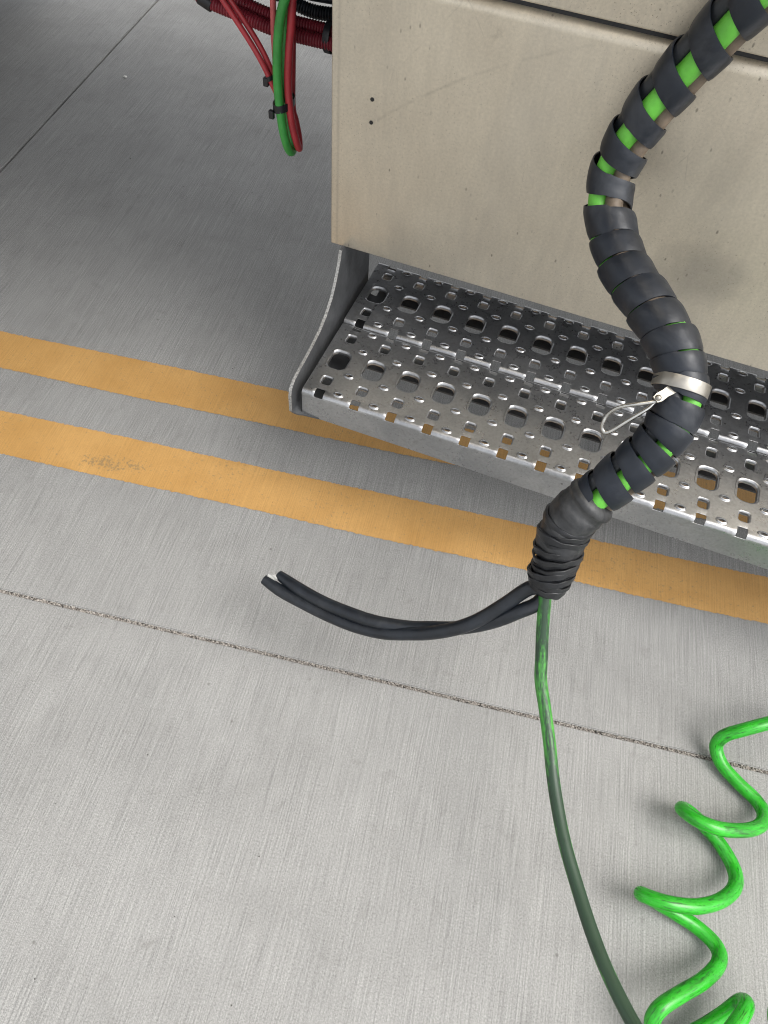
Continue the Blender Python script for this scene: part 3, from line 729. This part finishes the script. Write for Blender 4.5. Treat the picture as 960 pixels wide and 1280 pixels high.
# invert phase -> s
tab = [(phase(LT*i/1500), LT*i/1500) for i in range(1501)]
for i in range(count+1):
    ph = phase(s0)+i/NS; s = lerp_tab(tab, ph); th_ = HAND*2*math.pi*ph; W = wrap_w(ph)
    prof = []; RM = 1.0
    for layer in (1, 0):
        for j in (range(NW) if layer else reversed(range(NW))):
            w_ = (j/(NW-1)-.5)*W; edge = 0.0006 if j in (0, NW-1) and layer else 0
            q_ = w_/(W/2); taper = -.0016*q_-.0009*q_*q_*q_*q_+.0006*math.sin(ph*3.7+1.3)+.0005*math.sin(ph*8.9)
            prof.append((w_, .0345*RM+taper+(.0026 if layer else 0)-edge))
    for w_, R in prof:
        p, N_, B_v = at_s(s+w_); V.append(p+(N_*math.cos(th_)+B_v*math.sin(th_))*R); U.append((w_*20, s))
m_ = 2*NW
for i in range(count):
    for j in range(m_): j2 = (j+1) % m_; F.append((i*m_+j, i*m_+j2, (i+1)*m_+j2, (i+1)*m_+j))
F.append(tuple(reversed(range(m_)))); F.append(tuple(range(count*m_, count*m_+m_)))
mesh_obj('spiral_wrap', V, F, M['wrap'], hb, sharp=50, uvs=U)
# inner hoses
GREEN_ANG = [(0, -.72), (.16, -.62), (.25, -.1), (.33, .75), (.40, 1.4), (.56, 1.5), (.60, -.8), (.70, -.95), (.8, -.45), (1, -.3)]
def inner(name, ang, off, r, mat, label=None):
    P = []
    n = 160
    for i in range(n+1):
        s = LT*.93*i/n; p, N_, B_v = at_s(s); a = ang+lerp_tab(GREEN_ANG, i/n); P.append(p+(N_*math.cos(a)+B_v*math.sin(a))*off)
    o = tube(name, P, r, mat, hb, sides=14, step=.008, path_is_dense=True)
    if label: o['label'] = label

inner('inner_hose', 0, .0178, .0155, M['greeninner'], 'bright green hose inside the spiral wrap')
inner('inner_hose', -1.5, .0190, .0138, M['brown'], 'brown hose inside the spiral wrap')
inner('inner_hose', 3.1, .0190, .0138, M['brown'])
inner('inner_hose', 1.5, .0190, .0138, M['rubber'])

# clamp with its ear, rivet and wire latch
pc, Nc, Bc = at_s(s_of(15)); tc = (at_s(s_of(15)+.01)[0]-at_s(s_of(15)-.01)[0]).normalized()
axc = (tc+Vector((-.30, 0, .0))).normalized()
cl = ring_band('hose_clamp', pc, axc, .0388, .0185, .0016, M['stainless'], hb, seg=48)
e0, e1 = Vector(EAR[0]), Vector(EAR[1])
dirv = (e1-e0).normalized(); upv = axc
upv = (REF.cross(dirv)).normalized(); nrm = dirv.cross(upv).normalized()
bm = bmesh.new()
vs = []
for (a, h) in ((-.5, .0075), (.35, .0060), (.9, .0068), (1.25, .0050), (1.25, -.0050), (.9, -.0068), (.35, -.0060), (-.5, -.0075)):
    vs.append(bm.verts.new(e0+dirv*(e1-e0).length*a+upv*h))
f = bm.faces.new(vs); r_ = bmesh.ops.extrude_face_region(bm, geom=[f]); 
bmesh.ops.translate(bm, vec=nrm*.0025, verts=[g for g in r_['geom'] if isinstance(g, bmesh.types.BMVert)])
bmesh.ops.recalc_face_normals(bm, faces=bm.faces)
bm_obj('clamp_ear', bm, M['stainless'], cl)
bm = bmesh.new(); bmesh.ops.create_uvsphere(bm, u_segments=16, v_segments=8, radius=.0048, matrix=Matrix.Translation(e1+dirv*.0-nrm*.0006+nrm*(.0025 if nrm.dot(REF) > 0 else 0)) )
bm_obj('rivet', bm, M['stainless'], cl, smooth=True, sharp=80)
tube('wire_latch', CLAMP_WIRE, .0028, M['wire'], cl, sides=10, step=.003, cap=False)

# rubber boot and tape wraps at the lower end
def sub_path(a, b, n=40): return [at_s(a+(b-a)*i/n)[0] for i in range(n+1)]
sb0, sb1 = s_of(21.2), s_of(24.0)
def boot_r(s, L):
    t = s/L
    return lerp_tab([(0, .0380), (.04, .0412), (.10, .0415), (.13, .0385), (.22, .0382), (.27, .0405), (.6, .0400), (.9, .0385), (1, .0372)], t)
bt = tube('rubber_boot', sub_path(sb0, sb1), .04, M['boot'], hb, sides=36, step=.0025, rfun=boot_r, path_is_dense=True)
rb = random.Random(4); pb = [rb.uniform(0, 6) for _ in range(8)]
for i, v in enumerate(bt.data.vertices):
    k = i//36; a = 2*math.pi*(i % 36)/36; p_ = at_s(sb0+(sb1-sb0)*k/max(1, len(bt.data.vertices)//36))[0]
    d = v.co-p_; v.co += d.normalized()*(.0005*math.sin(k*.5+2*a+pb[0])+.0008*math.sin(k*.25-3*a+pb[1])+.0002*math.sin(k*1.7+5*a+pb[2]))
tube('tape_core', sub_path(s_of(23.6), s_of(25.98)), .03, M['tape'], hb, sides=30, step=.003, path_is_dense=True,
     rfun=lambda s, L: lerp_tab([(0, .034), (.2, .0315), (.5, .0305), (.75, .029), (.92, .0255), (1, .019)], s/L))
rnd = random.Random(11)
tl = [(22.75, .0392, .014, .08), (23.10, .0372, .009, .30), (23.32, .0388, .011, .20), (23.62, .0360, .010, .40), (23.92, .0372, .011, .30), (24.14, .0345, .008, .46), (24.34, .0376, .010, .40), (24.54, .0330, .007, .58), (24.70, .0360, .010, .44), (24.92, .0372, .012, .62), (25.12, .0335, .007, .45), (25.28, .0352, .010, .52), (25.48, .0318, .009, .30), (25.66, .0290, .011, .22)]
for q, r, wd, tilt in tl:
    p, N_, B_v = at_s(s_of(q)); t_ = (at_s(s_of(q)+.008)[0]-at_s(s_of(q)-.008)[0]).normalized()
    a_ = (t_+Vector((.9, .1, .1))*tilt*.55+Vector((rnd.uniform(-.05, .05), rnd.uniform(-.05, .05), 0))).normalized()
    wrinkled_band('tape_wrap', p, a_, r, wd, .0030, M['tape'], hb, int(q*100))

# black open-ended tails and the green cable leaving the bundle
tr = lambda s_, L_: .0124*(1-.22*max(0, (s_/L_-.9)/.1)**2)
ta = tube('black_tail', TAIL_A, .0124, M['rubber'], hb, sides=16, cap=False, rfun=tr)
tb = tube('black_tail', TAIL_B, .0124, M['rubber'], hb, sides=16, cap=False, rfun=tr)
for P, o in ((TAIL_A, ta), (TAIL_B, tb)):
    p1 = Vector(P[-1]); t_ = (p1-Vector(P[-2])).normalized()
    bm = bmesh.new(); q = t_.to_track_quat('Z', 'Y').to_matrix().to_4x4()
    bmesh.ops.create_cone(bm, cap_ends=True, segments=16, radius1=.0085, radius2=.0075, depth=.003, matrix=Matrix.Translation(p1-t_*.004) @ q)
    bm_obj('end_plug', bm, M['hole'], o)
# torn clear film between the two cut ends
a, b = Vector(TAIL_A[-1]), Vector(TAIL_B[-1]); back = (Vector(TAIL_A[-2])-a).normalized()
rnd = random.Random(2); V = []; F = []
n = 9
for i in range(n+1):
    t = i/n; p = a.lerp(b, t)+Vector((0, 0, .006*math.sin(t*math.pi)))-back*.003*rnd.uniform(-1, 2)
    V += [p+Vector((rnd.uniform(-.001, .001), 0, .003)), p+back*rnd.uniform(.010, .020)+Vector((0, 0, rnd.uniform(-.004, .002)))]
for i in range(n): F.append((2*i, 2*i+1, 2*i+3, 2*i+2))
fl = mesh_obj('torn_film', V, F, M['clear'], hb, smooth=False)
md = fl.modifiers.new('t', 'SOLIDIFY'); md.thickness = .0004
tube('green_cable', GREEN, .0108, M['greencable'], hb, sides=16, step=.005)

# ---------------------------------------------------------------- bright green coil and the cable at the right edge
co = tube('coiled_hose', COIL, .0130, M['coil'], sides=20, step=.004, smooth_it=3)
tag(co, 'bright green coiled plastic hose with scuffed turns lying in the lower right corner', 'coiled hose')
tag(tube('cable', EDGE_CABLE, .011, M['greencable']), 'dark green cable just entering at the lower right edge', 'cable')
